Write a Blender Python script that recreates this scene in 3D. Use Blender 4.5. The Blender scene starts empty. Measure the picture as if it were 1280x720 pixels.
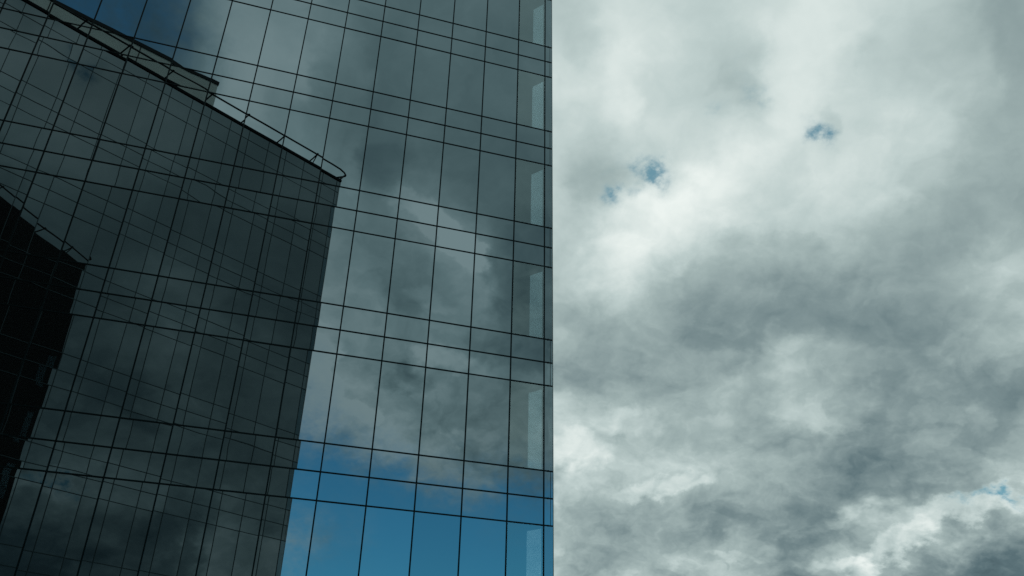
import bpy, bmesh, math, random
from mathutils import Vector, Matrix
# measured chart of the cloud cover (world directions), brightness 0-255
F1=[[0.30246, 0.81484, 0.49453], [0.9375, -0.34799, 0.0], [-0.17209, -0.46362, 0.86916]]
F2=[[0.34116, -0.79383, 0.50343], [-0.91875, -0.39485, 0.0], [-0.19878, 0.46253, 0.86404]]
G1=[[200, 200, 181, 175, 180, 179, 178, 180, 179, 170, 157, 156, 172, 182, 170, 150, 129, 121, 118, 118, 118, 141, 141, 152, 154, 154, 189, 212, 206, 206, 206, 206], [200, 200, 182, 175, 180, 180, 178, 179, 180, 170, 158, 155, 171, 183, 172, 152, 130, 122, 118, 118, 118, 141, 141, 152, 154, 154, 211, 211, 206, 206, 206, 206], [200, 200, 184, 175, 179, 179, 177, 178, 179, 172, 161, 152, 165, 179, 180, 172, 145, 128, 121, 117, 120, 145, 142, 153, 154, 159, 211, 210, 206, 206, 206, 206], [195, 193, 183, 173, 172, 172, 169, 171, 171, 175, 167, 150, 151, 164, 182, 191, 181, 173, 162, 153, 158, 148, 148, 154, 154, 156, 208, 209, 206, 206, 206, 206], [186, 185, 181, 176, 169, 166, 162, 161, 154, 165, 167, 162, 151, 150, 161, 179, 188, 191, 186, 189, 195, 188, 182, 174, 162, 161, 192, 203, 205, 206, 206, 206], [181, 182, 183, 182, 179, 174, 170, 169, 169, 171, 169, 162, 155, 150, 151, 154, 158, 165, 173, 187, 182, 192, 188, 186, 185, 180, 180, 180, 180, 190, 205, 206], [189, 190, 190, 189, 187, 190, 195, 196, 185, 178, 162, 157, 150, 140, 137, 133, 141, 148, 156, 162, 168, 181, 174, 176, 177, 177, 179, 180, 180, 180, 180, 183], [192, 192, 192, 193, 195, 200, 214, 203, 194, 180, 162, 158, 152, 148, 148, 149, 147, 146, 150, 153, 160, 158, 173, 173, 167, 167, 170, 171, 172, 176, 179, 180], [198, 202, 205, 209, 197, 191, 189, 188, 186, 180, 165, 164, 166, 177, 166, 160, 150, 151, 152, 152, 151, 151, 180, 180, 167, 167, 170, 170, 170, 170, 170, 170], [207, 206, 205, 204, 189, 189, 188, 190, 186, 180, 170, 173, 185, 184, 174, 159, 160, 158, 154, 151, 152, 155, 180, 180, 169, 167, 170, 170, 170, 170, 170, 170], [193, 192, 192, 186, 177, 180, 183, 180, 172, 170, 166, 176, 180, 175, 164, 154, 160, 155, 157, 160, 163, 176, 191, 180, 167, 167, 167, 167, 167, 168, 169, 170], [182, 178, 175, 172, 165, 161, 162, 169, 163, 159, 160, 165, 173, 168, 161, 157, 145, 148, 155, 162, 170, 179, 191, 186, 169, 167, 167, 167, 167, 167, 167, 167], [172, 171, 171, 169, 163, 161, 159, 158, 156, 151, 151, 155, 154, 156, 148, 145, 143, 150, 155, 169, 182, 189, 187, 185, 173, 172, 167, 167, 167, 167, 167, 167], [168, 168, 169, 169, 165, 170, 171, 165, 159, 155, 148, 148, 146, 151, 150, 150, 150, 155, 160, 174, 186, 195, 189, 186, 173, 173, 167, 167, 167, 167, 167, 167], [171, 172, 172, 173, 175, 187, 190, 180, 171, 167, 161, 157, 159, 159, 166, 159, 161, 160, 163, 167, 180, 184, 182, 185, 169, 168, 167, 167, 167, 167, 167, 167], [177, 178, 179, 180, 196, 206, 206, 194, 185, 183, 176, 175, 172, 181, 181, 185, 176, 175, 167, 166, 168, 174, 172, 169, 167, 167, 167, 167, 167, 167, 167, 167], [184, 186, 188, 190, 205, 218, 218, 211, 212, 204, 196, 190, 188, 196, 197, 196, 188, 186, 176, 173, 171, 171, 172, 173, 167, 167, 167, 167, 167, 167, 167, 167], [192, 193, 193, 194, 201, 216, 231, 231, 228, 220, 217, 214, 206, 206, 208, 208, 202, 204, 192, 188, 180, 174, 173, 173, 167, 167, 167, 167, 167, 167, 167, 167], [195, 195, 195, 196, 197, 199, 210, 227, 231, 233, 230, 223, 216, 211, 217, 216, 215, 211, 203, 202, 189, 179, 175, 179, 181, 183, 183, 183, 183, 183, 183, 183], [198, 198, 198, 198, 198, 189, 198, 200, 213, 213, 227, 226, 224, 214, 211, 206, 212, 215, 208, 206, 197, 180, 173, 179, 182, 183, 183, 183, 183, 183, 183, 183], [199, 199, 200, 200, 199, 184, 185, 190, 204, 208, 212, 222, 226, 221, 215, 207, 206, 208, 206, 203, 195, 181, 166, 172, 183, 183, 183, 183, 183, 183, 183, 183], [200, 200, 200, 201, 201, 197, 197, 202, 202, 207, 207, 211, 214, 222, 222, 211, 205, 201, 196, 190, 186, 181, 162, 161, 182, 183, 183, 183, 183, 183, 183, 183], [202, 202, 202, 202, 202, 202, 204, 205, 206, 206, 205, 204, 201, 216, 221, 215, 206, 197, 193, 188, 184, 180, 161, 159, 159, 182, 183, 183, 183, 183, 183, 183], [203, 204, 204, 205, 205, 207, 209, 215, 207, 207, 201, 198, 195, 211, 221, 219, 217, 196, 198, 191, 190, 180, 163, 159, 159, 160, 165, 183, 183, 183, 183, 183], [206, 207, 208, 210, 212, 218, 220, 218, 213, 207, 203, 200, 202, 207, 221, 221, 216, 212, 205, 202, 195, 187, 167, 160, 160, 160, 160, 160, 176, 183, 183, 183], [212, 212, 212, 211, 211, 213, 216, 223, 215, 210, 203, 200, 201, 210, 217, 222, 217, 212, 210, 205, 203, 188, 176, 160, 160, 160, 160, 160, 160, 160, 181, 183], [207, 206, 205, 205, 205, 206, 210, 218, 216, 212, 203, 199, 200, 210, 212, 222, 221, 212, 212, 205, 205, 188, 184, 160, 160, 160, 160, 160, 160, 160, 160, 160], [203, 201, 199, 198, 197, 197, 201, 214, 216, 211, 207, 198, 198, 210, 210, 222, 222, 212, 212, 206, 205, 190, 187, 162, 160, 160, 160, 160, 160, 160, 160, 160], [195, 194, 194, 193, 192, 192, 202, 213, 218, 210, 210, 198, 198, 209, 210, 220, 222, 214, 212, 208, 205, 197, 188, 167, 160, 160, 160, 160, 160, 160, 160, 160], [191, 190, 190, 190, 190, 190, 199, 209, 218, 211, 210, 199, 198, 206, 210, 215, 222, 219, 212, 211, 205, 203, 188, 176, 160, 160, 160, 160, 160, 160, 160, 160]]
G2=[[191, 191, 191, 191, 191, 196, 208, 209, 209, 209, 209, 209, 209, 210, 218, 218, 218, 218, 218, 218, 218, 218, 218, 218, 218, 218, 218, 218, 218, 218], [191, 191, 191, 191, 191, 191, 194, 207, 209, 209, 209, 210, 209, 210, 218, 218, 218, 218, 218, 218, 218, 218, 218, 218, 218, 218, 218, 218, 218, 218], [191, 191, 191, 191, 189, 190, 191, 193, 205, 209, 209, 216, 215, 216, 217, 217, 218, 218, 218, 218, 218, 218, 218, 218, 218, 218, 218, 218, 218, 218], [191, 191, 191, 191, 187, 188, 191, 191, 192, 208, 209, 212, 213, 212, 214, 214, 214, 215, 216, 217, 217, 217, 217, 218, 218, 218, 218, 218, 218, 218], [191, 191, 191, 191, 189, 192, 198, 196, 195, 201, 207, 209, 209, 209, 212, 212, 212, 212, 212, 212, 213, 213, 213, 213, 213, 213, 213, 213, 213, 214], [192, 192, 193, 193, 200, 203, 204, 205, 206, 199, 200, 213, 212, 209, 211, 212, 212, 212, 212, 212, 212, 212, 212, 212, 212, 212, 212, 212, 212, 212], [198, 198, 198, 198, 201, 201, 201, 206, 208, 206, 216, 219, 212, 207, 211, 213, 213, 213, 213, 213, 213, 213, 213, 213, 213, 213, 213, 213, 212, 212], [194, 193, 192, 192, 190, 197, 198, 201, 207, 208, 221, 222, 224, 220, 221, 223, 223, 223, 222, 222, 222, 222, 222, 222, 222, 222, 222, 222, 222, 222], [186, 185, 184, 183, 182, 183, 189, 195, 197, 197, 199, 214, 227, 227, 233, 233, 231, 229, 228, 227, 227, 227, 227, 227, 227, 227, 227, 227, 227, 227], [182, 181, 180, 177, 177, 183, 187, 193, 208, 206, 190, 200, 206, 218, 242, 243, 242, 241, 239, 237, 235, 232, 230, 229, 228, 227, 227, 227, 227, 227], [178, 174, 172, 170, 171, 178, 189, 202, 212, 219, 207, 206, 202, 205, 237, 241, 241, 241, 242, 242, 242, 243, 243, 243, 242, 242, 241, 238, 209, 132], [166, 166, 165, 165, 167, 177, 189, 199, 206, 209, 192, 193, 202, 206, 225, 228, 230, 231, 231, 232, 232, 233, 233, 233, 234, 210, 209, 209, 207, 119], [163, 163, 163, 163, 163, 174, 188, 195, 197, 195, 183, 184, 203, 205, 207, 208, 210, 212, 216, 219, 223, 225, 217, 209, 209, 209, 209, 209, 119, 119], [164, 164, 164, 164, 165, 172, 183, 199, 195, 190, 184, 183, 193, 201, 203, 203, 203, 204, 204, 205, 208, 209, 209, 209, 209, 209, 209, 121, 119, 119], [166, 166, 167, 168, 168, 175, 192, 213, 205, 192, 188, 187, 187, 196, 202, 202, 202, 202, 202, 209, 209, 209, 209, 209, 209, 209, 151, 119, 119, 119], [169, 169, 169, 169, 170, 180, 196, 222, 219, 212, 204, 191, 185, 198, 201, 201, 201, 204, 209, 209, 209, 209, 209, 209, 209, 147, 126, 119, 119, 119], [169, 169, 169, 169, 170, 176, 185, 207, 216, 216, 211, 202, 190, 197, 200, 200, 201, 208, 209, 209, 209, 209, 209, 211, 160, 133, 120, 119, 119, 119], [169, 169, 169, 169, 169, 171, 174, 181, 191, 196, 202, 201, 187, 189, 200, 201, 202, 207, 209, 209, 209, 210, 219, 199, 134, 133, 119, 119, 119, 119], [169, 169, 169, 169, 169, 170, 173, 176, 179, 179, 180, 181, 174, 176, 197, 200, 202, 205, 209, 209, 217, 223, 219, 137, 134, 129, 119, 119, 119, 119], [169, 169, 169, 169, 169, 169, 170, 171, 175, 176, 175, 173, 167, 169, 194, 197, 201, 202, 208, 222, 223, 223, 159, 137, 134, 122, 119, 119, 119, 119], [169, 169, 169, 169, 170, 170, 171, 172, 175, 176, 176, 173, 171, 172, 190, 191, 195, 202, 205, 222, 224, 205, 158, 138, 132, 122, 119, 119, 119, 119], [175, 176, 176, 176, 176, 176, 176, 176, 176, 176, 176, 174, 171, 172, 189, 192, 199, 222, 226, 235, 234, 206, 164, 138, 125, 123, 119, 119, 119, 119], [177, 177, 177, 177, 177, 177, 177, 176, 177, 178, 178, 177, 175, 175, 192, 196, 201, 229, 231, 235, 232, 203, 166, 132, 124, 123, 119, 119, 119, 119], [180, 181, 181, 182, 182, 182, 179, 177, 177, 179, 179, 179, 176, 176, 191, 199, 209, 223, 229, 233, 228, 203, 169, 138, 127, 121, 119, 119, 119, 119], [182, 182, 182, 182, 182, 182, 181, 179, 179, 181, 182, 182, 179, 179, 189, 200, 204, 222, 224, 227, 224, 208, 178, 147, 133, 121, 119, 119, 119, 119], [182, 182, 182, 182, 182, 182, 182, 182, 182, 182, 182, 182, 185, 185, 190, 201, 202, 220, 223, 225, 224, 212, 183, 154, 134, 122, 119, 119, 119, 119], [185, 185, 186, 186, 186, 187, 187, 187, 187, 183, 182, 182, 185, 185, 187, 201, 202, 215, 223, 224, 225, 215, 189, 161, 135, 125, 119, 119, 119, 119], [187, 187, 187, 187, 187, 187, 187, 187, 187, 185, 182, 182, 184, 185, 186, 201, 202, 209, 223, 224, 226, 218, 195, 166, 137, 128, 119, 119, 119, 119]]
A2=[[255, 255, 255, 255, 255, 255, 255, 255, 255, 255, 255, 255, 255, 251, 224, 215, 208, 205, 204, 204, 204, 204, 204, 204, 204, 204, 204, 204, 204, 204], [255, 255, 255, 255, 255, 255, 255, 255, 255, 255, 254, 250, 253, 242, 214, 209, 203, 202, 202, 203, 203, 204, 204, 204, 204, 204, 204, 204, 204, 204], [255, 255, 255, 255, 249, 251, 255, 255, 255, 255, 254, 235, 233, 173, 149, 146, 143, 147, 157, 169, 179, 188, 194, 198, 201, 202, 203, 203, 204, 204], [253, 252, 251, 249, 242, 241, 253, 254, 254, 255, 255, 245, 243, 227, 209, 219, 204, 185, 166, 151, 140, 135, 134, 138, 146, 157, 168, 179, 188, 194], [226, 221, 214, 209, 226, 195, 163, 206, 222, 241, 250, 248, 250, 253, 252, 253, 253, 253, 253, 253, 252, 252, 251, 249, 248, 245, 242, 238, 233, 227], [110, 97, 86, 77, 108, 72, 59, 114, 98, 193, 206, 179, 193, 228, 236, 241, 242, 243, 245, 246, 247, 248, 249, 250, 250, 251, 252, 252, 253, 253], [23, 18, 14, 10, 22, 14, 8, 32, 27, 82, 82, 70, 87, 136, 179, 199, 201, 203, 204, 206, 208, 210, 212, 215, 217, 220, 222, 225, 228, 230], [0, 0, 0, 0, 0, 0, 0, 1, 1, 3, 3, 10, 26, 48, 78, 114, 119, 120, 120, 121, 122, 122, 123, 123, 124, 125, 125, 126, 127, 128], [0, 0, 0, 0, 0, 0, 0, 0, 0, 0, 0, 0, 1, 9, 33, 63, 76, 82, 85, 87, 88, 89, 89, 89, 90, 90, 90, 90, 90, 90], [0, 0, 0, 0, 0, 0, 0, 0, 0, 0, 0, 0, 0, 3, 18, 31, 36, 40, 45, 52, 61, 69, 77, 82, 85, 87, 88, 89, 89, 89], [0, 0, 0, 0, 0, 0, 0, 0, 0, 0, 0, 0, 0, 2, 16, 19, 20, 20, 21, 22, 23, 23, 24, 26, 28, 31, 36, 44, 1, 108], [0, 0, 0, 0, 0, 0, 0, 0, 0, 0, 0, 0, 0, 0, 1, 2, 2, 2, 3, 3, 4, 4, 5, 5, 6, 0, 0, 0, 2, 127], [0, 0, 0, 0, 0, 0, 0, 0, 0, 0, 0, 0, 0, 0, 0, 0, 0, 0, 0, 0, 0, 0, 0, 0, 0, 0, 0, 0, 127, 127], [0, 0, 0, 0, 0, 0, 0, 0, 0, 0, 0, 0, 0, 0, 0, 0, 0, 0, 0, 0, 0, 0, 0, 0, 0, 0, 0, 124, 127, 127], [0, 0, 0, 0, 0, 0, 0, 0, 0, 0, 0, 0, 0, 0, 0, 0, 0, 0, 0, 0, 0, 0, 0, 0, 0, 0, 33, 127, 127, 127], [0, 0, 0, 0, 0, 0, 0, 0, 0, 0, 0, 0, 0, 0, 0, 0, 0, 0, 0, 0, 0, 0, 0, 0, 0, 32, 86, 127, 127, 127], [0, 0, 0, 0, 0, 0, 0, 0, 0, 0, 0, 0, 0, 0, 0, 0, 0, 0, 0, 0, 0, 0, 0, 0, 27, 38, 123, 127, 127, 127], [0, 0, 0, 0, 0, 0, 0, 0, 0, 0, 0, 0, 0, 0, 0, 0, 0, 0, 0, 0, 0, 0, 0, 10, 38, 41, 127, 127, 127, 127], [0, 0, 0, 0, 0, 0, 0, 0, 0, 0, 0, 0, 0, 0, 0, 0, 0, 0, 0, 0, 0, 0, 2, 37, 38, 67, 127, 127, 127, 127], [0, 0, 0, 0, 0, 0, 0, 0, 0, 0, 0, 0, 0, 0, 0, 0, 0, 0, 0, 0, 0, 0, 27, 37, 39, 116, 127, 127, 127, 127], [0, 0, 0, 0, 0, 0, 0, 0, 0, 0, 0, 0, 0, 0, 0, 0, 0, 0, 0, 0, 0, 8, 28, 37, 52, 122, 127, 127, 127, 127], [0, 0, 0, 0, 0, 0, 0, 0, 0, 0, 0, 0, 0, 0, 0, 0, 0, 0, 0, 0, 0, 8, 26, 42, 99, 121, 127, 127, 127, 127], [0, 0, 0, 0, 0, 0, 0, 0, 0, 0, 0, 0, 0, 0, 0, 0, 0, 0, 0, 0, 1, 13, 36, 73, 103, 118, 126, 127, 127, 127], [0, 0, 0, 0, 0, 0, 0, 0, 0, 0, 0, 0, 0, 0, 0, 0, 0, 0, 0, 0, 2, 16, 41, 74, 96, 110, 116, 127, 127, 127], [0, 0, 0, 0, 0, 0, 0, 0, 0, 0, 0, 0, 0, 0, 0, 0, 0, 0, 0, 0, 3, 17, 43, 74, 90, 105, 110, 126, 127, 127], [0, 0, 0, 0, 0, 0, 0, 0, 0, 0, 0, 0, 0, 0, 0, 0, 0, 0, 0, 0, 2, 13, 39, 67, 89, 103, 109, 125, 127, 127], [0, 0, 0, 0, 0, 0, 0, 0, 0, 0, 0, 0, 0, 0, 0, 0, 0, 0, 0, 0, 1, 10, 34, 61, 87, 100, 108, 122, 127, 127], [0, 0, 0, 0, 0, 0, 0, 0, 0, 0, 0, 0, 0, 0, 0, 0, 0, 0, 0, 0, 1, 8, 28, 55, 85, 96, 107, 119, 127, 127]]
X1=(-.34,.50);Y1=(-.36,.40);X2=(-.26,.40);Y2=(-.34,.37)
HOLES=[(-0.1297, 0.1515, 0.0235, 0.0221, 0.95), (-0.1375, 0.1371, 0.0166, 0.0138, 0.5), (-0.1759, 0.1331, 0.0152, 0.0193, 0.7), (-0.1547, 0.1234, 0.0248, 0.011, 0.35), (0.0511, 0.1548, 0.0152, 0.0152, 0.8), (0.0491, 0.1686, 0.0138, 0.0193, 0.3), (-0.0065, 0.2213, 0.0221, 0.0166, 0.33), (-0.166, 0.1719, 0.0414, 0.0304, 0.16), (-0.0124, 0.25, 0.0359, 0.0469, 0.14), (0.1764, -0.2486, 0.0469, 0.0069, 0.7), (-0.0525, 0.2198, 0.0166, 0.0138, 0.25)]
PUFFS=[[-0.1828, -0.2056, 20.77, 2.31, 15.78, -91.26, 0.1], [-0.2566, -0.1484, 32.34, -25.88, -27.43, -37.91, 0.09], [-0.0019, -0.0661, 35.52, -2.57, -5.46, -127.27, 0.04], [-0.0323, -0.0976, 44.39, 8.25, 16.83, -70.16, 0.03], [0.0193, -0.1432, 22.79, -3.57, -7.99, -71.84, 0.05], [0.0572, -0.125, 69.27, -10.84, -11.47, -96.76, 0.03], [-0.1927, -0.1196, 31.69, 0.68, 4.77, -77.79, 0.06], [0.0224, -0.2542, 32.58, 0.33, 10.6, -98.32, 0.09], [0.1431, -0.2575, 16.84, 0.61, 12.35, -81.85, 0.14], [0.0644, -0.2929, 19.19, 7.09, 40.7, -80.46, 0.12], [-0.0964, -0.2862, 44.33, -6.94, -10.07, -160.68, 0.06], [0.0097, -0.3092, 36.39, -5.7, -7.43, -129.46, 0.08], [0.1828, -0.0994, 27.36, 0.04, 4.76, -76.55, 0.05], [0.1331, -0.1517, 33.1, 0.14, 11.84, -151.34, 0.04], [-0.0372, -0.2646, 59.57, -9.33, -10.1, -142.88, 0.05], [0.0519, -0.2206, 17.22, -0.42, 4.05, -65.94, 0.03], [0.073, -0.1876, 21.35, -3.34, -8.27, -83.88, -0.01], [-0.0765, -0.047, 23.96, -8.07, -23.12, -70.5, -0.05], [0.1538, -0.3084, 17.99, 1.23, 11.58, -56.23, 0.0], [-0.2297, -0.2351, 13.29, -3.29, -13.26, -81.3, -0.01], [0.0071, -0.2737, 34.12, -25.02, -48.41, -64.82, -0.01], [-0.0322, -0.2867, 27.63, -14.33, -52.87, -112.61, 0.02], [-0.2514, -0.0657, 24.86, -8.6, -17.06, -55.98, -0.05], [0.1067, -0.0978, 23.61, 19.44, 34.06, -35.15, -0.04], [-0.1871, 0.0859, 38.51, 23.21, 11.66, -20.06, 0.03], [-0.1535, 0.2518, 40.72, -6.37, -5.17, -22.85, 0.03], [-0.103, 0.099, 18.02, -20.86, -9.38, -7.85, 0.035], [-0.1925, 0.1744, 26.72, -15.14, -10.96, -18.48, -0.035], [-0.0134, 0.2438, 38.46, -6.02, -6.41, -27.39, -0.03], [-0.1916, 0.3164, 51.37, -8.04, -12.57, -51.68, -0.03], [0.0675, 0.1646, 121.67, -19.05, -12.11, -56.58, -0.04], [0.0123, 0.0513, 28.62, -9.55, -33.17, -89.6, -0.03]]
REFLECTED_PUFFS=[[-0.0605, 0.0734, -14.77, -8.33, 37.88, -67.54, 0.13], [-0.1034, 0.0469, -53.6, -3.44, 4.78, -82.99, 0.13], [-0.1453, 0.0256, -34.36, -8.45, 6.22, -26.16, -0.07], [0.0207, -0.1372, -41.86, -8.49, 24.89, -108.51, 0.12], [-0.0, -0.1462, -45.46, 65.63, -114.01, -76.23, 0.1], [0.055, -0.1104, -86.54, -5.23, 2.4, -29.22, 0.11], [-0.0357, -0.1081, -35.24, 10.28, -22.48, -80.91, -0.09], [-0.0821, -0.0788, -29.98, -0.86, 4.46, -108.82, 0.1], [0.0169, 0.1355, -31.83, -7.52, 9.34, -41.05, -0.06], [0.0273, -0.1985, -18.55, -0.49, 13.13, -222.01, 0.05], [0.0127, -0.1291, -35.87, -8.6, 35.61, -134.38, -0.05], [-0.0882, -0.1336, -26.88, -1.72, 6.5, -77.68, -0.05], [-0.105, -0.1599, -26.75, -1.73, 9.47, -108.57, 0.05], [-0.028, -0.1693, -42.34, 1.04, 0.17, -91.68, 0.06], [-0.0557, -0.0076, -41.63, 4.65, -11.87, -108.33, 0.06], [0.0675, 0.2017, -28.06, -1.67, 0.67, -18.36, -0.03], [0.1613, 0.2514, -28.85, -1.65, 0.47, -15.94, -0.02], [0.0687, -0.0665, -80.46, 8.98, -5.68, -55.26, 0.05]]
SKYTINT = (0.71, 1.83, 1.84)

# ------------------------------------------------------------------ constants
S = 0.8333                      # metres per survey unit
CAM_H = 1.70                    # eye height above the pavement
F_PX, PITCH, ROLL = 1086.853, 0.5375, 0.0250
M = 1.5 * S                     # curtain-wall module (1.25 m)
FH = 4.925 * S                  # storey height
SB1, SB2 = 0.9233 * S, 1.8212 * S
V0 = 0.2588 * S                 # extra mullion beside the prow corner
NCOL = 28
W = NCOL * M
DEPTH = 24.0
PROW = math.radians(53.0)       # inner angle of the sharp corner
rnd = random.Random(7)

scn = bpy.context.scene
COL = scn.collection

# ------------------------------------------------------------------ materials
def new_mat(name):
    m = bpy.data.materials.new(name); m.use_nodes = True
    nt = m.node_tree; nt.nodes.clear()
    out = nt.nodes.new('ShaderNodeOutputMaterial')
    return m, nt, out

def glass_mat(name, see_through, refl=0.25, grey=0.0, tint=(0.69, 0.94, 1.04)):
    """solar-control glass: tinted mirror coating over a tinted see-through (or opaque) pane"""
    m, nt, out = new_mat(name)
    N, L = nt.nodes, nt.links
    lw = N.new('ShaderNodeLayerWeight'); lw.inputs['Blend'].default_value = 0.5
    p5 = N.new('ShaderNodeMath'); p5.operation = 'POWER'; p5.inputs[1].default_value = 5.0
    L.new(lw.outputs['Facing'], p5.inputs[0])
    inf = N.new('ShaderNodeObjectInfo')
    mr = N.new('ShaderNodeMapRange'); mr.inputs[3].default_value = refl * 0.935; mr.inputs[4].default_value = refl * 1.065
    L.new(inf.outputs['Random'], mr.inputs[0])
    ml = N.new('ShaderNodeMath'); ml.operation = 'MULTIPLY_ADD'
    L.new(p5.outputs[0], ml.inputs[0]); ml.inputs[1].default_value = 0.75; L.new(mr.outputs[0], ml.inputs[2])
    ml.use_clamp = True
    if not see_through:                     # heavily coated pane with a dark backing: the coating's reflection is all that shows
        vs = N.new('ShaderNodeVectorMath'); vs.operation = 'SCALE'; vs.inputs[0].default_value = tint
        L.new(ml.outputs[0], vs.inputs['Scale'])
        gl = N.new('ShaderNodeBsdfGlossy'); gl.inputs['Roughness'].default_value = 0.0
        L.new(vs.outputs[0], gl.inputs['Color'])
        if grey:
            df = N.new('ShaderNodeBsdfDiffuse'); df.inputs['Color'].default_value = (grey * 2.5, grey * 2.8, grey * 2.8, 1)
            ad = N.new('ShaderNodeAddShader'); L.new(gl.outputs[0], ad.inputs[0]); L.new(df.outputs[0], ad.inputs[1])
            L.new(ad.outputs[0], out.inputs['Surface'])
        else: L.new(gl.outputs[0], out.inputs['Surface'])
        return m
    gl = N.new('ShaderNodeBsdfGlossy'); gl.inputs['Color'].default_value = (0.715, 0.95, 1.0, 1); gl.inputs['Roughness'].default_value = 0.0
    bk = N.new('ShaderNodeBsdfTransparent'); bk.inputs['Color'].default_value = (0.37, 0.46, 0.49, 1)
    mx = N.new('ShaderNodeMixShader')
    L.new(ml.outputs[0], mx.inputs[0]); L.new(bk.outputs[0], mx.inputs[1]); L.new(gl.outputs[0], mx.inputs[2])
    L.new(mx.outputs[0], out.inputs['Surface'])
    return m

def clear_mat():
    m, nt, out = new_mat('pane_inner_face')
    t = nt.nodes.new('ShaderNodeBsdfTransparent'); t.inputs['Color'].default_value = (0.96, 0.98, 0.98, 1)
    nt.links.new(t.outputs[0], out.inputs['Surface'])
    return m

def solid_mat(name, col, rough=0.6, metal=0.0, noise=0.15, scale=3.0, spec=0.3):
    m, nt, out = new_mat(name)
    N, L = nt.nodes, nt.links
    b = N.new('ShaderNodeBsdfPrincipled')
    b.inputs['Roughness'].default_value = rough; b.inputs['Metallic'].default_value = metal
    b.inputs['Specular IOR Level'].default_value = spec
    tc = N.new('ShaderNodeTexCoord')
    nz = N.new('ShaderNodeTexNoise'); nz.inputs['Scale'].default_value = scale; nz.inputs['Detail'].default_value = 6
    L.new(tc.outputs['Object'], nz.inputs['Vector'])
    mr = N.new('ShaderNodeMapRange'); mr.inputs[1].default_value = 0.3; mr.inputs[2].default_value = 0.7
    mr.inputs[3].default_value = 1 - noise; mr.inputs[4].default_value = 1 + noise
    L.new(nz.outputs['Fac'], mr.inputs[0])
    vm = N.new('ShaderNodeVectorMath'); vm.operation = 'SCALE'; vm.inputs[0].default_value = col
    L.new(mr.outputs[0], vm.inputs['Scale'])
    L.new(vm.outputs[0], b.inputs['Base Color'])
    L.new(b.outputs[0], out.inputs['Surface'])
    return m

def paving_mat(name, c1, c2, sx, sy):
    m, nt, out = new_mat(name)
    N, L = nt.nodes, nt.links
    b = N.new('ShaderNodeBsdfPrincipled'); b.inputs['Roughness'].default_value = 0.85
    tc = N.new('ShaderNodeTexCoord')
    br = N.new('ShaderNodeTexBrick')
    br.inputs['Color1'].default_value = c1 + (1,); br.inputs['Color2'].default_value = c2 + (1,)
    br.inputs['Mortar'].default_value = (0.09, 0.09, 0.085, 1)
    br.inputs['Scale'].default_value = 1.0; br.inputs['Mortar Size'].default_value = 0.006
    br.inputs['Brick Width'].default_value = sx; br.inputs['Row Height'].default_value = sy
    L.new(tc.outputs['Object'], br.inputs['Vector'])
    nz = N.new('ShaderNodeTexNoise'); nz.inputs['Scale'].default_value = 0.7; nz.inputs['Detail'].default_value = 8
    L.new(tc.outputs['Object'], nz.inputs['Vector'])
    mx = N.new('ShaderNodeMix'); mx.data_type = 'RGBA'; mx.blend_type = 'MULTIPLY'; mx.inputs['Factor'].default_value = 0.35
    L.new(br.outputs['Color'], mx.inputs['A']); L.new(nz.outputs['Color'], mx.inputs['B'])
    L.new(mx.outputs['Result'], b.inputs['Base Color'])
    L.new(b.outputs[0], out.inputs['Surface'])
    return m

MT = {
    'vision': glass_mat('mirror_coated_glass', True),
    'mirror': glass_mat('backed_mirror_glass', False),
    'strip': glass_mat('corner_strip_glass', False, 0.21, 0.016),
    'spandrel': glass_mat('spandrel_glass', False),
    'clear': clear_mat(),
    'mullion': solid_mat('black_anodised_frame', (0.004, 0.011, 0.0125), 0.5, 0.0, 0.1, 1.0, 0.08),
    'mullion_b': solid_mat('veil_lightened_frame', (0.065, 0.095, 0.10), 0.5, 0.0, 0.1, 1.0, 0.1),  # twin's frames: colour lightened to put in the veil over their reflection
    'mirror_b': glass_mat('veiled_mirror_glass', False, 0.29, 0.009, (0.88, 0.945, 0.95)),  # twin's glass: even grey veil painted in to lift the darkest reflections
    'coping': solid_mat('dark_coping_metal', (0.008, 0.013, 0.014), 0.6, 0.0, 0.15, 1.5, 0.1),
    'trim': solid_mat('corner_trim_aluminium', (0.35, 0.35, 0.33), 0.4, 0.0, 0.1, 2.0),
    'rail': solid_mat('grey_painted_steel', (0.030, 0.038, 0.040), 0.6, 0.0, 0.2, 4.0, 0.15),
    'slab': solid_mat('dark_ceiling_board', (0.02, 0.023, 0.023), 0.9, 0.0, 0.1, 1.0),
    'core': solid_mat('dark_inner_wall', (0.014, 0.016, 0.016), 0.9, 0.0, 0.1, 1.0),
    'post': solid_mat('grey_corner_post', (0.45, 0.43, 0.41), 0.8, 0.0, 0.1, 1.0),
    'pent': solid_mat('grey_plant_room_panel', (0.52, 0.56, 0.51), 0.7, 0.0, 0.12, 0.8),
    'roof': solid_mat('roof_gravel', (0.22, 0.21, 0.20), 0.95, 0.0, 0.4, 20.0),
}

# ------------------------------------------------------------------ mesh helpers
def link(name, me, mats, parent=None, loc=(0, 0, 0)):
    o = bpy.data.objects.new(name, me)
    for m in mats: me.materials.append(m)
    o.location = loc
    if parent is not None: o.parent = parent
    COL.objects.link(o)
    return o

def bm_obj(name, bm, mats, parent=None, loc=(0, 0, 0), smooth=False):
    bmesh.ops.recalc_face_normals(bm, faces=bm.faces)
    me = bpy.data.meshes.new(name); bm.to_mesh(me); bm.free()
    if smooth:
        for p in me.polygons: p.use_smooth = True
    return link(name, me, mats, parent, loc)

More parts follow.
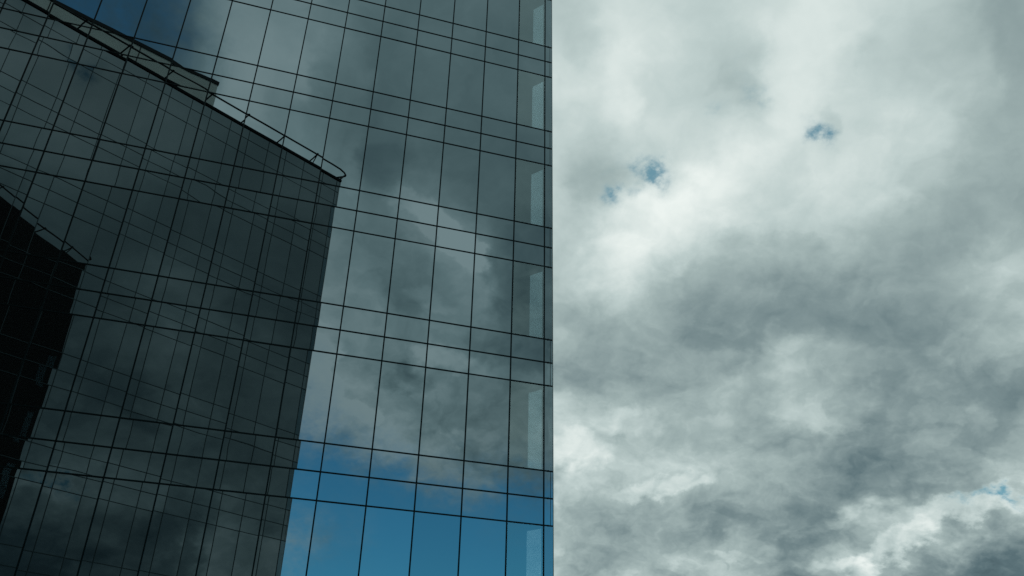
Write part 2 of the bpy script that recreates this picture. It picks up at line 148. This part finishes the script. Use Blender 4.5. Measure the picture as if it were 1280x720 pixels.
def add_prism(bm, pts, z0, z1):
    lo = [bm.verts.new((x, y, z0)) for x, y in pts]
    hi = [bm.verts.new((x, y, z1)) for x, y in pts]
    bm.faces.new(lo[::-1]); bm.faces.new(hi)
    n = len(pts)
    for i in range(n):
        bm.faces.new((lo[i], lo[(i + 1) % n], hi[(i + 1) % n], hi[i]))

def add_obox(bm, P, ax, ay, az):
    """box from corner P spanned by three edge vectors"""
    P, ax, ay, az = map(Vector, (P, ax, ay, az))
    v = [bm.verts.new(P + ax * i + ay * j + az * k) for k in (0, 1) for j in (0, 1) for i in (0, 1)]
    for f in ((0, 2, 3, 1), (4, 5, 7, 6), (0, 1, 5, 4), (2, 6, 7, 3), (0, 4, 6, 2), (1, 3, 7, 5)):
        bm.faces.new([v[i] for i in f])

def add_tube(bm, pts, r, seg=10):
    rings = []
    n = len(pts); pts = [Vector(p) for p in pts]
    for i, p in enumerate(pts):
        t = (pts[min(i + 1, n - 1)] - pts[max(i - 1, 0)]).normalized()
        a = t.cross(Vector((0, 0, 1)))
        if a.length < 1e-3: a = t.cross(Vector((1, 0, 0)))
        a.normalize(); b = t.cross(a)
        rings.append([bm.verts.new(p + (a * math.cos(q) + b * math.sin(q)) * r) for q in [2 * math.pi * k / seg for k in range(seg)]])
    for i in range(n - 1):
        for k in range(seg):
            bm.faces.new((rings[i][k], rings[i][(k + 1) % seg], rings[i + 1][(k + 1) % seg], rings[i + 1][k]))
    bm.faces.new(rings[0][::-1]); bm.faces.new(rings[-1])

PANE_T = 0.024
def add_pane(bm, P, ex, ez, en, w, h, sag, ta, tb, seg=4, hand=1):
    """a pane with its outer face slightly bowed and set a hair out of true, as real glazing is.
    P centre of the outer face, ex/ez in-plane unit vectors, en outward normal"""
    P, ex, ez, en = map(Vector, (P, ex, ez, en))
    g = []
    for j in range(seg + 1):
        row = []
        for i in range(seg + 1):
            s, t = i / seg * 2 - 1, j / seg * 2 - 1
            off = sag * (1 - s * s) * (1 - t * t) + ta * s * w / 2 + tb * t * h / 2
            row.append(bm.verts.new(P + ex * (s * w / 2) + ez * (t * h / 2) + en * off))
        g.append(row)
    back = [bm.verts.new(P + ex * (s * w / 2) + ez * (t * h / 2) - en * PANE_T) for s, t in ((-1, -1), (1, -1), (1, 1), (-1, 1))]
    fs = []
    for j in range(seg):
        for i in range(seg):
            f = bm.faces.new((g[j][i], g[j][i + 1], g[j + 1][i + 1], g[j + 1][i])); f.smooth = True; f.material_index = 0
            fs.append(f)
    if fs[0].normal.length == 0: fs[0].normal_update()
    f = bm.faces.new(back); f.material_index = 1
    for f in fs: f.normal_update()
    if fs[0].normal.dot(en) < 0:
        for f in fs: f.normal_flip()

def set_props(o, label=None, cat=None, group=None, kind=None):
    for k, v in (('label', label), ('category', cat), ('group', group), ('kind', kind)):
        if v: o[k] = v

# ------------------------------------------------------------------ camera
cd = bpy.data.cameras.new('camera'); cam = bpy.data.objects.new('camera', cd); COL.objects.link(cam)
cd.sensor_width = 36.0; cd.lens = 36.0 * F_PX / 1280; cd.clip_start = 0.05; cd.clip_end = 6000
fw = Vector((0, math.cos(PITCH), math.sin(PITCH))); rt0 = Vector((1, 0, 0)); up0 = rt0.cross(fw)
rt = rt0 * math.cos(ROLL) + up0 * math.sin(ROLL); up = up0 * math.cos(ROLL) - rt0 * math.sin(ROLL)
mw = Matrix((rt, up, -fw)).transposed().to_4x4(); mw.translation = (0, 0, CAM_H)
cam.matrix_world = mw
scn.camera = cam

# ------------------------------------------------------------------ tower builder
def build_tower(name, origin, rot, side, zlines, z_roof, sc, tilt_sd, sag_sd, score, clear_col, frame='mullion', pane='mirror'):
    """side=-1: the sharp corner is the facade's right end; +1: its left end (the mirror twin).
    local frame: corner at origin, facade along side*x, outward -y.  zlines: transom heights from the top down,
    each (z, kind of the glass row below it)"""
    root = bpy.data.objects.new(name, None); COL.objects.link(root)
    root.location = origin; root.rotation_euler = (0, 0, rot)
    m, w0, v0 = M * sc, W * sc, V0 * sc
    X = lambda u: side * u                         # u >= 0 measured from the corner along the facade
    ex, ez, en = Vector((side, 0, 0)), Vector((0, 0, 1)), Vector((0, -1, 0))
    cdir = Vector((side * math.cos(PROW), math.sin(PROW), 0))      # second face of the prow, away from the corner
    cn = Vector((-side * math.sin(PROW), math.cos(PROW), 0)) * 1.0
    cn = Vector((-side * math.sin(PROW), math.cos(PROW), 0))
    lc = DEPTH / math.sin(PROW)
    cols = [(-0.05, v0), (v0, m)] + [(k * m, (k + 1) * m) for k in range(1, NCOL)]
    zs = [z for z, _ in zlines] + [0.0]
    # --- facade panes
    jobs = []
    for ci, (u0, u1) in enumerate(cols):
        for ri in range(len(zlines)):
            jobs.append((score(ci, ri, (zs[ri] + zs[ri + 1]) / 2), ci, ri))
    jobs.sort(key=lambda t: (-t[0], t[1], t[2]))
    left = {'window_pane': 100, 'spandrel_panel': 100}
    rest = {'window_pane': bmesh.new(), 'spandrel_panel': bmesh.new(), 'side_pane': bmesh.new()}
    for _, ci, ri in jobs:
        u0, u1 = cols[ci]; z1, kind = zlines[ri]; z0 = zs[ri + 1]
        w, h = (u1 - u0), (z1 - z0)
        sag = rnd.gauss(0, sag_sd); ta = rnd.gauss(0, tilt_sd); tb = rnd.gauss(0, tilt_sd)
        nm = 'window_pane' if kind == 'v' else 'spandrel_panel'
        mats = [MT['vision'], MT['clear']] if kind == 'v' and ci == clear_col else [MT['strip'], MT['slab']] if kind == 'v' and ci == 0 else [MT[pane], MT['slab']] if kind == 'v' else [MT[pane], MT['slab']]
        c = Vector((X((u0 + u1) / 2), 0, (z0 + z1) / 2))
        if left[nm] > 0:
            left[nm] -= 1
            bm = bmesh.new(); add_pane(bm, (0, 0, 0), ex, ez, en, w, h, sag, ta, tb)
            me = bpy.data.meshes.new(nm); bm.to_mesh(me); bm.free()
            link(nm, me, mats, root, c)
        else:
            add_pane(rest[nm], c, ex, ez, en, w, h, sag, ta, tb)
    # --- the other faces' panes go into the rest
    back_a, back_b = Vector((X(lc * math.cos(PROW)), DEPTH, 0)), Vector((X(w0), DEPTH, 0))
    for P0, dr, n, ln in ((Vector((0, 0, 0)), cdir, cn, lc), (back_a, Vector((side, 0, 0)), Vector((0, 1, 0)), (back_b - back_a).length),
                          (Vector((X(w0), 0, 0)), Vector((0, 1, 0)), Vector((side, 0, 0)), DEPTH)):
        k = max(1, round(ln / m)); ws = ln / k
        for i in range(k):
            for ri in range(len(zlines)):
                z1, kind = zlines[ri]; z0 = zs[ri + 1]
                nm = 'side_pane' if kind == 'v' else 'spandrel_panel'
                c = P0 + dr * (i + 0.5) * ws + Vector((0, 0, (z0 + z1) / 2))
                add_pane(rest[nm], c, dr, ez, n, ws, z1 - z0, rnd.gauss(0, sag_sd), rnd.gauss(0, tilt_sd), rnd.gauss(0, tilt_sd), 2)
    for nm, bm in rest.items():
        me = bpy.data.meshes.new(nm); bm.to_mesh(me); bm.free()
        o = link(nm, me, [MT['vision'], MT['clear']] if nm == 'side_pane' else [MT[pane], MT['slab']] if nm == 'window_pane' else [MT[pane], MT['slab']], root)
        o['kind'] = 'stuff'
    # --- mullions and transoms: slim black caps standing proud of the glass
    mwid, mth = (0.037 if side < 0 else 0.034), 0.016
    us = [v0] + [k * m for k in range(1, NCOL)] + [w0 - 0.03]
    for u in us:
        bm = bmesh.new(); add_obox(bm, (X(u) - mwid / 2, -mth, 0.0), (mwid, 0, 0), (0, mth + 0.14, 0), (0, 0, z_roof - 0.12))
        bm_obj('mullion', bm, [MT[frame]], root)
    for z in zs[1:-1]:
        bm = bmesh.new()
        a, b = sorted((X(-0.045), X(w0)))
        add_obox(bm, (a, -mth + 0.003, z - mwid / 2), (b - a, 0, 0), (0, mth + 0.10, 0), (0, 0, mwid))
        bm_obj('transom', bm, [MT[frame]], root)
    bm = bmesh.new()                                # grid of the face beyond the corner
    for k in range(1, int(lc / m)):
        add_obox(bm, cdir * (k * m - mwid / 2) - cn * 0.12 + Vector((0, 0, 0)), cdir * mwid, cn * (0.12 + mth), (0, 0, z_roof - 0.12))
    o = bm_obj('side_mullion', bm, [MT[frame]], root); o['kind'] = 'stuff'
    bm = bmesh.new()
    for z in zs[1:-1]:
        add_obox(bm, cdir * 0.03 - cn * 0.10 + Vector((0, 0, z - mwid / 2)), cdir * (lc - 0.1), cn * (0.10 + mth - 0.003), (0, 0, mwid))
    o = bm_obj('side_transom', bm, [MT[frame]], root); o['kind'] = 'stuff'
    # --- corner trim and the post behind the corner strip
    bm = bmesh.new(); add_obox(bm, (min(X(-0.05), X(-0.066)), -0.012, 0.0), (0.016, 0, 0), (0, 0.05, 0), (0, 0, z_roof - 0.12))
    bm_obj('corner_trim', bm, [MT['trim']], root)
    bm = bmesh.new()
    pts = [(X(0.085), 0.035), (X(v0 - 0.03), 0.035), (X(v0 - 0.03), 0.14), (X(0.15), 0.14)]
    add_prism(bm, pts if side > 0 else pts[::-1], 0.0, z_roof - 0.5)
    bm_obj('corner_post', bm, [MT['post']], root)
    # --- floors: slab and ceiling between each pair of vision rows
    ins = 0.16
    def inset_poly(i):
        k = i / math.sin(PROW)
        return [(X(i / math.tan(PROW / 2)), i), (X((DEPTH - i) / math.tan(PROW) + k), DEPTH - i), (X(w0 - i), DEPTH - i), (X(w0 - i), i)]
    runs, cur = [], None
    for ri, (z1, kind) in enumerate(zlines):
        z0 = zs[ri + 1]
        if kind == 's':
            cur = [cur[0] if cur else z1, z0]
        elif cur: runs.append(cur); cur = None
    if cur: runs.append(cur)
    for zt, zb in runs:
        bm = bmesh.new(); p = inset_poly(ins)
        add_prism(bm, p, zb + 0.01, max(zb + 0.35, zt - 0.35))
        bm_obj('floor_slab', bm, [MT['slab']], root)
    # --- inner walls: a core set back from the glass, lining the second face beyond its first bay
    bm = bmesh.new()
    q = cdir * (0.68 * sc) - cn * 0.17
    qe = cdir * (lc - 1.5) - cn * 0.17
    pts = [(q.x, q.y), (X(abs(q.x) + 2.2), 3.2), (X(w0 - 1.5), 3.2), (X(w0 - 1.5), DEPTH - 0.5), (qe.x, DEPTH - 0.5)]
    add_prism(bm, pts, 0.0, z_roof - 0.6)
    bm_obj('inner_wall', bm, [MT['core']], root)
    # --- roof, coping, railing, plant room
    bm = bmesh.new(); add_prism(bm, inset_poly(0.3), z_roof - 0.55, z_roof - 0.35); bm_obj('roof', bm, [MT['roof']], root)
    bm = bmesh.new()
    cw = 0.30
    P = [Vector((X(-0.05), -0.05, 0)), Vector((X(w0), -0.05, 0)), Vector((X(w0), DEPTH, 0)), Vector((X(lc * math.cos(PROW)), DEPTH, 0)) + cn * 0.05]
    add_obox(bm, (min(X(-0.08), X(w0)), -0.06, z_roof - 0.17), (w0 + 0.08, 0, 0), (0, cw, 0), (0, 0, 0.17))
    add_obox(bm, cdir * 0.30 + cn * 0.06 + Vector((0, 0, z_roof - 0.138)), cdir * (lc - 0.4), -cn * cw, (0, 0, 0.136))
    add_obox(bm, (X(w0) - (cw if side > 0 else 0), cw, z_roof - 0.138), (cw, 0, 0), (0, DEPTH - cw, 0), (0, 0, 0.136))
    bm_obj('roof_coping', bm, [MT['coping']], root)
    out_, up_ = 0.42 * sc, 0.42 * sc
    bis = Vector((-side * math.cos(PROW / 2), -math.sin(PROW / 2), 0)) * 1.0
    # rail corner where the two offset lines meet, rounded
    kx = out_ / math.tan(PROW / 2) * 0.35
    pa = Vector((X(w0 - 0.5), -out_, z_roof + up_))
    zr_ = z_roof + up_
    corner = [Vector((X(u_), y_ * sc, zr_)) for u_, y_ in ((2.0, -0.42), (1.0, -0.415), (0.35, -0.38), (-0.05, -0.27), (-0.26, -0.13), (-0.30, -0.05), (-0.26, 0.06), (-0.08, 0.36))]
    cend = [cdir * t + cn * out_ + Vector((0, 0, z_roof + up_)) for t in (1.0, 2.0, lc - 0.5)]
    bm = bmesh.new(); add_tube(bm, [pa] + corner + cend, 0.054)
    rail = bm_obj('roof_rail', bm, [MT['rail']], root, smooth=True)
    sp = 2.2 * sc
    posts = [(Vector((X(0.12 + 2.08 * sc + sp * 1.08 * k), 0.0, 0)), Vector((0, -1, 0))) for k in range(0, int((w0 - 3) / sp / 1.08))]
    nf = len(posts)
    posts += [(cdir * (2.0 + sp * 1.08 * k), cn) for k in range(0, int((lc - 3) / sp / 1.08))]
    posts.append((Vector((X(0.05), 0.05, 0)), Vector((-side, -0.1, 0)).normalized() * 0.72))
    for i, (b, n) in enumerate(posts):
        bm = bmesh.new()
        o_ = n * out_
        lean = Vector((-side * 0.22 * sc, 0, 0)) if i < nf else Vector((0, 0, 0))
        tip = b + o_ * 1.03 + lean + Vector((0, 0, z_roof + up_ * 1.06))
        add_tube(bm, [b - n * 0.1 + Vector((0, 0, z_roof - 0.02)), b + o_ * 0.45 + lean * 0.45 + Vector((0, 0, z_roof + up_ * 0.42)), tip], 0.044, 8)
        add_tube(bm, [tip - o_ * 0.14 - Vector((0, 0, 0.06)), tip + o_ * 0.10 + Vector((0, 0, 0.05))], 0.062, 8)
        if i == 0 or i == len(posts) - 1:
            add_tube(bm, [b + o_ * 0.97 + lean + Vector((0, 0, z_roof + up_)), b + o_ * 0.5 + lean + Vector((0, 0, z_roof + up_ * 0.4)), b + lean * 1.1 - n * 0.02 + Vector((0, 0, z_roof - 0.02))], 0.034, 8)
        bm_obj('rail_post', bm, [MT['rail']], rail)
    # plant room on the roof
    pu, pd, ph, ang, pl, pw = PENT
    pu, pd, ph = pu * sc, pd * sc, ph * sc
    a = math.radians(ang)
    e = Vector((side * math.cos(a), math.sin(a), 0)); nn = Vector((-side * math.sin(a), math.cos(a), 0))
    nin = nn if nn.y > 0 else -nn
    P0 = Vector((X(pu), pd, z_roof - 0.35))
    bm = bmesh.new(); add_obox(bm, P0, e * pl, nin * pw, (0, 0, ph + 0.35 - 0.25)); pr = bm_obj('plant_room', bm, [MT['pent']], root)
    bm = bmesh.new(); add_obox(bm, P0 - e * 0.04 - nin * 0.05 + Vector((0, 0, ph + 0.10)), e * (pl + 0.08), nin * (pw + 0.1), (0, 0, 0.25))
    bm_obj('roof_edge', bm, [MT['coping']], pr)
    for k in range(1, 5):
        bm = bmesh.new(); add_obox(bm, P0 + e * (k * pl / 5.0) - nin * 0.02, e * 0.05, nin * 0.06, (0, 0, ph + 0.10)); bm_obj('panel_joint', bm, [MT['coping']], pr)
    return root

PENT = (8.11, 1.62, 3.32, 5.88, 24.0, 9.0)

def world_of(origin, rot, p):
    c, s = math.cos(rot), math.sin(rot)
    return Vector((origin[0] + c * p[0] - s * p[1], origin[1] + s * p[0] + c * p[1], p[2]))

# --- tower A: the facade in view
A_O, A_ROT = (1.4576 * S, 28.0117 * S, 0.0), 0.2876
Z = lambda z: z * S + CAM_H
z0a = 29.3143
lines = [(Z(41.75) - 0.10, 's'), (Z(40.4), 's'), (Z(z0a + 9.85), 's'), (Z(z0a + 9.85) - SB1, 's'), (Z(z0a + 9.85) - SB2, 'v')]
for j in range(-1, 7):
    a = Z(z0a) - j * FH
    if j < 6:
        lines += [(a, 's'), (a - SB1, 's'), (a - SB2, 'v')]
    else:
        lines += [(a, 's'), (a - SB1, 's')]
def score_a(ci, ri, z):
    u = 0.1 if ci == 0 else (ci - 0.5) * M
    p = world_of(A_O, A_ROT, (-u, 0, z)) - Vector((0, 0, CAM_H))
    d = p.dot(fw)
    px, py = p.dot(rt) / d * F_PX, p.dot(up) / d * F_PX
    inside = abs(px) < 700 and abs(py) < 420
    return (1000 if inside else 0) - d
tower = build_tower('glass_office_tower', A_O, A_ROT, -1, lines, Z(41.75), 1.0, 0.0012, 0.00065, score_a, 1)
set_props(tower, 'dark mirror-glass office tower with black grid lines, sharp edge against the cloudy sky', 'building')

# --- tower B: its mirror twin across the forecourt, seen only reflected
KB = 1.0283
B_O, B_ROT = (2.662 * S, -1.328 * S, 0.0), math.radians(180 - 12.897)
zb = 40.653
linesb = [(Z(41.125) - 0.10, 's'), (Z(40.07), 's'), (Z(zb) - SB2 * KB, 'v')]
for j in range(1, 9):
    a = Z(zb) - j * FH * KB
    for z, k in ((a, 's'), (a - SB1 * KB, 's'), (a - SB2 * KB, 'v')):
        if z > 0.5: linesb.append((z, k))
def score_b(ci, ri, z):
    return -abs(z - 25) - ci * 1.3
twin = build_tower('glass_office_tower', B_O, B_ROT, 1, linesb, Z(41.125), KB, 0.0026, 0.00050, score_b, -1, 'mullion_b', 'mirror_b')
set_props(twin, 'twin mirror-glass tower with roof railing and plant room, reflected in the tower facade', 'building')

# ------------------------------------------------------------------ ground
def sheet(name, pts, z, mat):
    bm = bmesh.new(); bm.faces.new([bm.verts.new((x, y, z)) for x, y in pts])
    o = bm_obj(name, bm, [mat]); o['kind'] = 'structure'; return o
sheet('ground', [(-3000, -3000), (3000, -3000), (3000, 3000), (-3000, 3000)], -0.12, solid_mat('asphalt', (0.05, 0.05, 0.052), 0.9, 0, 0.25, 4.0))
bm = bmesh.new(); add_prism(bm, [(-70, -60), (45, -60), (45, 70), (-70, 70)], -0.118, -0.004)
o = bm_obj('pavement', bm, [paving_mat('stone_paving', (0.27, 0.26, 0.25), (0.23, 0.225, 0.215), 0.9, 0.6)]); o['kind'] = 'structure'

# ------------------------------------------------------------------ sky
SUN_EL, SUN_HEAD = math.radians(58), math.radians(82)
wd = bpy.data.worlds.new('World'); scn.world = wd; wd.use_nodes = True
nt = wd.node_tree; nt.nodes.clear()
N, L = nt.nodes, nt.links
def node(t, **kw):
    n = N.new(t)
    for k, v in kw.items(): setattr(n, k, v)
    return n
def put(sock, v):
    if hasattr(v, 'is_output'): L.new(v, sock)
    elif isinstance(v, (tuple, list, Vector)) or True: sock.default_value = v
def math_(op, a, b=None, c=None, clamp=False):
    n = node('ShaderNodeMath', operation=op, use_clamp=clamp)
    put(n.inputs[0], a)
    if b is not None: put(n.inputs[1], b)
    if c is not None: put(n.inputs[2], c)
    return n.outputs[0]
def vmath(op, a, b=None):
    n = node('ShaderNodeVectorMath', operation=op)
    put(n.inputs[0], a)
    if b is not None: put(n.inputs[3] if op == 'SCALE' else n.inputs[1], b)
    return n.outputs['Value'] if op in ('DOT_PRODUCT', 'LENGTH') else n.outputs[0]
def noise(vec, scale, detail, rough=0.5, dist=0.0, color=False):
    n = node('ShaderNodeTexNoise', noise_dimensions='2D')
    L.new(vec, n.inputs['Vector']); n.inputs['Scale'].default_value = scale; n.inputs['Detail'].default_value = detail
    n.inputs['Roughness'].default_value = rough; n.inputs['Distortion'].default_value = dist
    return n.outputs['Color'] if color else n.outputs['Fac']
def mixf(f, a, b):
    n = node('ShaderNodeMix', data_type='FLOAT'); put(n.inputs[0], f); put(n.inputs[2], a); put(n.inputs[3], b); return n.outputs[0]
def mixc(f, a, b):
    n = node('ShaderNodeMix', data_type='RGBA'); put(n.inputs[0], f); put(n.inputs[6], a); put(n.inputs[7], b); return n.outputs[2]
def ramp(fac, stops, interp='B_SPLINE'):
    n = node('ShaderNodeValToRGB'); cr = n.color_ramp; cr.interpolation = interp
    while len(cr.elements) > 1: cr.elements.remove(cr.elements[-1])
    cr.elements[0].position = stops[0][0]; cr.elements[0].color = stops[0][1]
    for p, c in stops[1:]:
        e = cr.elements.new(p); e.color = c
    L.new(fac, n.inputs[0]); return n
def maprange(v, a, b, c=0.0, d=1.0, smooth=False):
    n = node('ShaderNodeMapRange', interpolation_type='SMOOTHSTEP' if smooth else 'LINEAR'); put(n.inputs[0], v)
    for i, q in enumerate((a, b, c, d)): n.inputs[1 + i].default_value = q
    return n.outputs[0]

dirv = node('ShaderNodeTexCoord').outputs['Generated']
sep = node('ShaderNodeSeparateXYZ'); L.new(dirv, sep.inputs[0])
# cloud-deck coordinates: direction projected on a high, slightly domed layer
den = math_('ADD', math_('MAXIMUM', sep.outputs[2], 0.0), 0.50)
deck = node('ShaderNodeCombineXYZ')
L.new(math_('DIVIDE', sep.outputs[0], den), deck.inputs[0]); L.new(math_('DIVIDE', sep.outputs[1], den), deck.inputs[1])
deck = deck.outputs[0]
# fine billows and wisps
n_big = noise(deck, 2.1, 7, 0.55, 0.35)
n_mid = noise(deck, 8.0, 7, 0.55, 0.3)
n_fin = noise(deck, 26.0, 6, 0.60, 0.3)
def billow(vec, scale, detail):
    n = node('ShaderNodeTexVoronoi', feature='SMOOTH_F1', voronoi_dimensions='2D')
    L.new(vec, n.inputs['Vector']); n.inputs['Scale'].default_value = scale; n.inputs['Detail'].default_value = detail
    n.inputs['Roughness'].default_value = 0.55; n.inputs['Lacunarity'].default_value = 2.2; n.inputs['Smoothness'].default_value = 0.6
    return n.outputs['Distance']
ruffle = vmath('SCALE', vmath('SUBTRACT', noise(deck, 14.0, 4, 0.55, 0, True), (0.5, 0.5, 0.5)), 0.10)
deckw = vmath('ADD', deck, ruffle)
puff = billow(deckw, 9.0, 3.0)
# the side of each billow turned to the light above is brighter: compare with the deck a little nearer the zenith
lit = math_('SUBTRACT', noise(vmath('SCALE', deckw, 0.965), 11.0, 5, 0.55), noise(deckw, 11.0, 5, 0.55))
warp_lo = vmath('SUBTRACT', noise(deck, 6.0, 4, 0.5, 0, True), (0.5, 0.5, 0.5))
warp_hi = vmath('SUBTRACT', noise(deck, 24.0, 5, 0.6, 0, True), (0.5, 0.5, 0.5))
warp = vmath('ADD', vmath('SCALE', warp_lo, 0.055), vmath('SCALE', warp_hi, 0.036))
dirw = vmath('ADD', dirv, warp)

def region(F):
    """angular coordinates about a fixed compass direction F"""
    c = math_('MAXIMUM', vmath('DOT_PRODUCT', dirw, tuple(F[0])), 0.05)
    return math_('DIVIDE', vmath('DOT_PRODUCT', dirw, tuple(F[1])), c), math_('DIVIDE', vmath('DOT_PRODUCT', dirw, tuple(F[2])), c)

def curve(fac, vals):
    n = node('ShaderNodeFloatCurve'); cm = n.mapping; cv = cm.curves[0]; k = len(vals)
    cv.points[0].location = (0.0, vals[0]); cv.points[1].location = (1.0, vals[-1])
    for q in range(1, k - 1): cv.points.new(q / (k - 1), vals[q])
    cm.update()
    L.new(fac, n.inputs['Value']); return n.outputs[0]

def cloud_map(xy, rows, xr, yr):
    """a quantity (cloud brightness or clear-sky share) as a smooth chart of that part of the sky"""
    fx = maprange(xy[0], xr[0], xr[1]); fy = maprange(xy[1], yr[0], yr[1])
    n = len(rows); total = None
    for i, r in enumerate(rows):
        c_ = curve(fx, [q / 255 for q in r])
        total = c_ if total is None else mixf(maprange(fy, (i - 1) / (n - 1), i / (n - 1)), total, c_)
    return total

xy1, xy2 = region(F1), region(F2)
L1 = cloud_map(xy1, G1, X1, Y1)
L2 = cloud_map(xy2, G2, X2, Y2)
al2 = cloud_map(xy2, A2, X2, Y2)
def puffs(xy, items, start):
    """single billows and dark bellies: soft-edged ellipses, ragged by the warp"""
    total = start
    for hx, hy, a_, b_, c_, d_, amp_ in items:
        dx, dy = math_('SUBTRACT', xy[0], hx), math_('SUBTRACT', xy[1], hy)
        s_ = math_('ADD', math_('MULTIPLY', dx, a_), math_('MULTIPLY', dy, b_))
        t_ = math_('ADD', math_('MULTIPLY', dx, c_), math_('MULTIPLY', dy, d_))
        q = math_('ADD', math_('MULTIPLY', s_, s_), math_('MULTIPLY', t_, t_))
        total = math_('ADD', total, math_('MULTIPLY', maprange(q, 0.0, 2.2, 1.0, 0.0, True), amp_))
    return total
L1 = math_('MULTIPLY_ADD', puffs(xy1, PUFFS, L1), 1.08, -0.058); L2 = math_('MULTIPLY_ADD', puffs(xy2, REFLECTED_PUFFS, L2), 1.22, -0.145)
# which part of the sky we look at: charts blend into plain broken cloud elsewhere
d1 = vmath('DOT_PRODUCT', dirv, tuple(F1[0])); d2 = vmath('DOT_PRODUCT', dirv, tuple(F2[0]))
m1 = maprange(d1, 0.78, 0.86, smooth=True); m2 = maprange(d2, 0.78, 0.86, smooth=True)
base = maprange(n_big, 0.3, 0.7, 0.56, 0.86)
lum = mixf(m2, mixf(m1, base, L1), L2)
# billow detail, softer high up and crisper near the horizon
amp = maprange(sep.outputs[2], 0.22, 0.66, 1.6, 0.40)
det = math_('ADD', math_('MULTIPLY', math_('SUBTRACT', n_mid, 0.5), 0.10), math_('MULTIPLY', math_('SUBTRACT', n_fin, 0.5), 0.075))
det = math_('ADD', det, math_('MULTIPLY', math_('SUBTRACT', 0.78, puff), 0.088))
det = math_('ADD', det, math_('MULTIPLY', lit, -0.135))
det = math_('MULTIPLY', det, math_('ADD', 1.0, math_('MULTIPLY', m2, 0.5)))
lum = math_('ADD', lum, math_('MULTIPLY', det, amp))
lum = math_('MINIMUM', math_('MAXIMUM', lum, 0.40), 0.965)
def S2L(c): return tuple((v / 255 / 12.92 if v < 10.3 else ((v / 255 + .055) / 1.055) ** 2.4) for v in c)
G_STOPS = [(0.30, (55, 74, 82)), (0.45, (91, 113, 119)), (0.58, (128, 147, 149)), (0.70, (161, 179, 178)), (0.80, (190, 206, 204)), (0.88, (214, 226, 223)), (0.965, (236, 244, 240))]
cl = ramp(lum, [(p, S2L(c) + (1,)) for p, c in G_STOPS], 'LINEAR').outputs[0]
# gaps of clear sky
hole = None
for hx, hy, ra, rb, al in HOLES:
    q = math_('ADD', math_('POWER', math_('DIVIDE', math_('SUBTRACT', xy1[0], hx), ra), 2.0), math_('POWER', math_('DIVIDE', math_('SUBTRACT', xy1[1], hy), rb), 2.0))
    g = math_('MULTIPLY', math_('POWER', 2.718, math_('MULTIPLY', q, -1.0)), al)
    hole = g if hole is None else math_('MAXIMUM', hole, g)
ragged = math_('ADD', math_('MULTIPLY', math_('SUBTRACT', noise(deck, 60.0, 5, 0.6), 0.5), 2.4), math_('MULTIPLY', math_('SUBTRACT', n_fin, 0.5), 1.4))
hole = math_('MULTIPLY', maprange(math_('ADD', hole, math_('MULTIPLY', ragged, math_('MULTIPLY', hole, 1.2))), 0.06, 1.05, 0, 1, True), m1)
a2 = math_('MULTIPLY', maprange(math_('ADD', al2, math_('MULTIPLY', ragged, math_('MULTIPLY', math_('MULTIPLY', al2, math_('SUBTRACT', 1.0, al2)), 1.1))), 0.0, 1.0, 0, 1, False), m2)
clear = math_('MAXIMUM', math_('MULTIPLY', hole, 0.9), a2, clamp=True)
sky = node('ShaderNodeTexSky', sky_type='NISHITA'); sky.sun_disc = False
sky.sun_elevation = SUN_EL; sky.sun_rotation = math.pi / 2 - SUN_HEAD
sky.air_density = 1.0; sky.dust_density = 0.3; sky.ozone_density = 2.0
skyc = node('ShaderNodeMix', data_type='RGBA', blend_type='MULTIPLY'); skyc.inputs[0].default_value = 1.0
L.new(sky.outputs[0], skyc.inputs[6]); L.new(mixc(m1, SKYTINT + (1,), (0.38, 0.72, 0.60, 1)), skyc.inputs[7])
STR = 0.1
clb = vmath('SCALE', cl, 1.0 / STR)
final = mixc(clear, clb, skyc.outputs[2])
bg = node('ShaderNodeBackground'); L.new(final, bg.inputs[0]); bg.inputs[1].default_value = STR
wo = node('ShaderNodeOutputWorld'); L.new(bg.outputs[0], wo.inputs[0])
wd.cycles.sampling_method = 'MANUAL'; wd.cycles.sample_map_resolution = 512

sl = bpy.data.lights.new('sun', 'SUN'); sl.energy = 1.0; sl.angle = math.radians(12); sl.color = (1.0, 0.96, 0.90)
so = bpy.data.objects.new('sun', sl); COL.objects.link(so)
sd = Vector((math.cos(SUN_EL) * math.cos(SUN_HEAD), math.cos(SUN_EL) * math.sin(SUN_HEAD), math.sin(SUN_EL)))
so.rotation_euler = sd.to_track_quat('Z', 'Y').to_euler(); so.location = sd * 200

# ------------------------------------------------------------------ render settings
c = scn.cycles
c.max_bounces = 16; c.glossy_bounces = 1; c.transparent_max_bounces = 32; c.transmission_bounces = 8; c.diffuse_bounces = 3
c.use_denoising = False
c.caustics_reflective = False; c.caustics_refractive = False
c.sample_clamp_indirect = 4.0
scn.view_settings.view_transform = 'Standard'; scn.view_settings.look = 'None'
scn.view_settings.exposure = 0.0; scn.view_settings.gamma = 1.0; scn.view_settings.use_curve_mapping = False
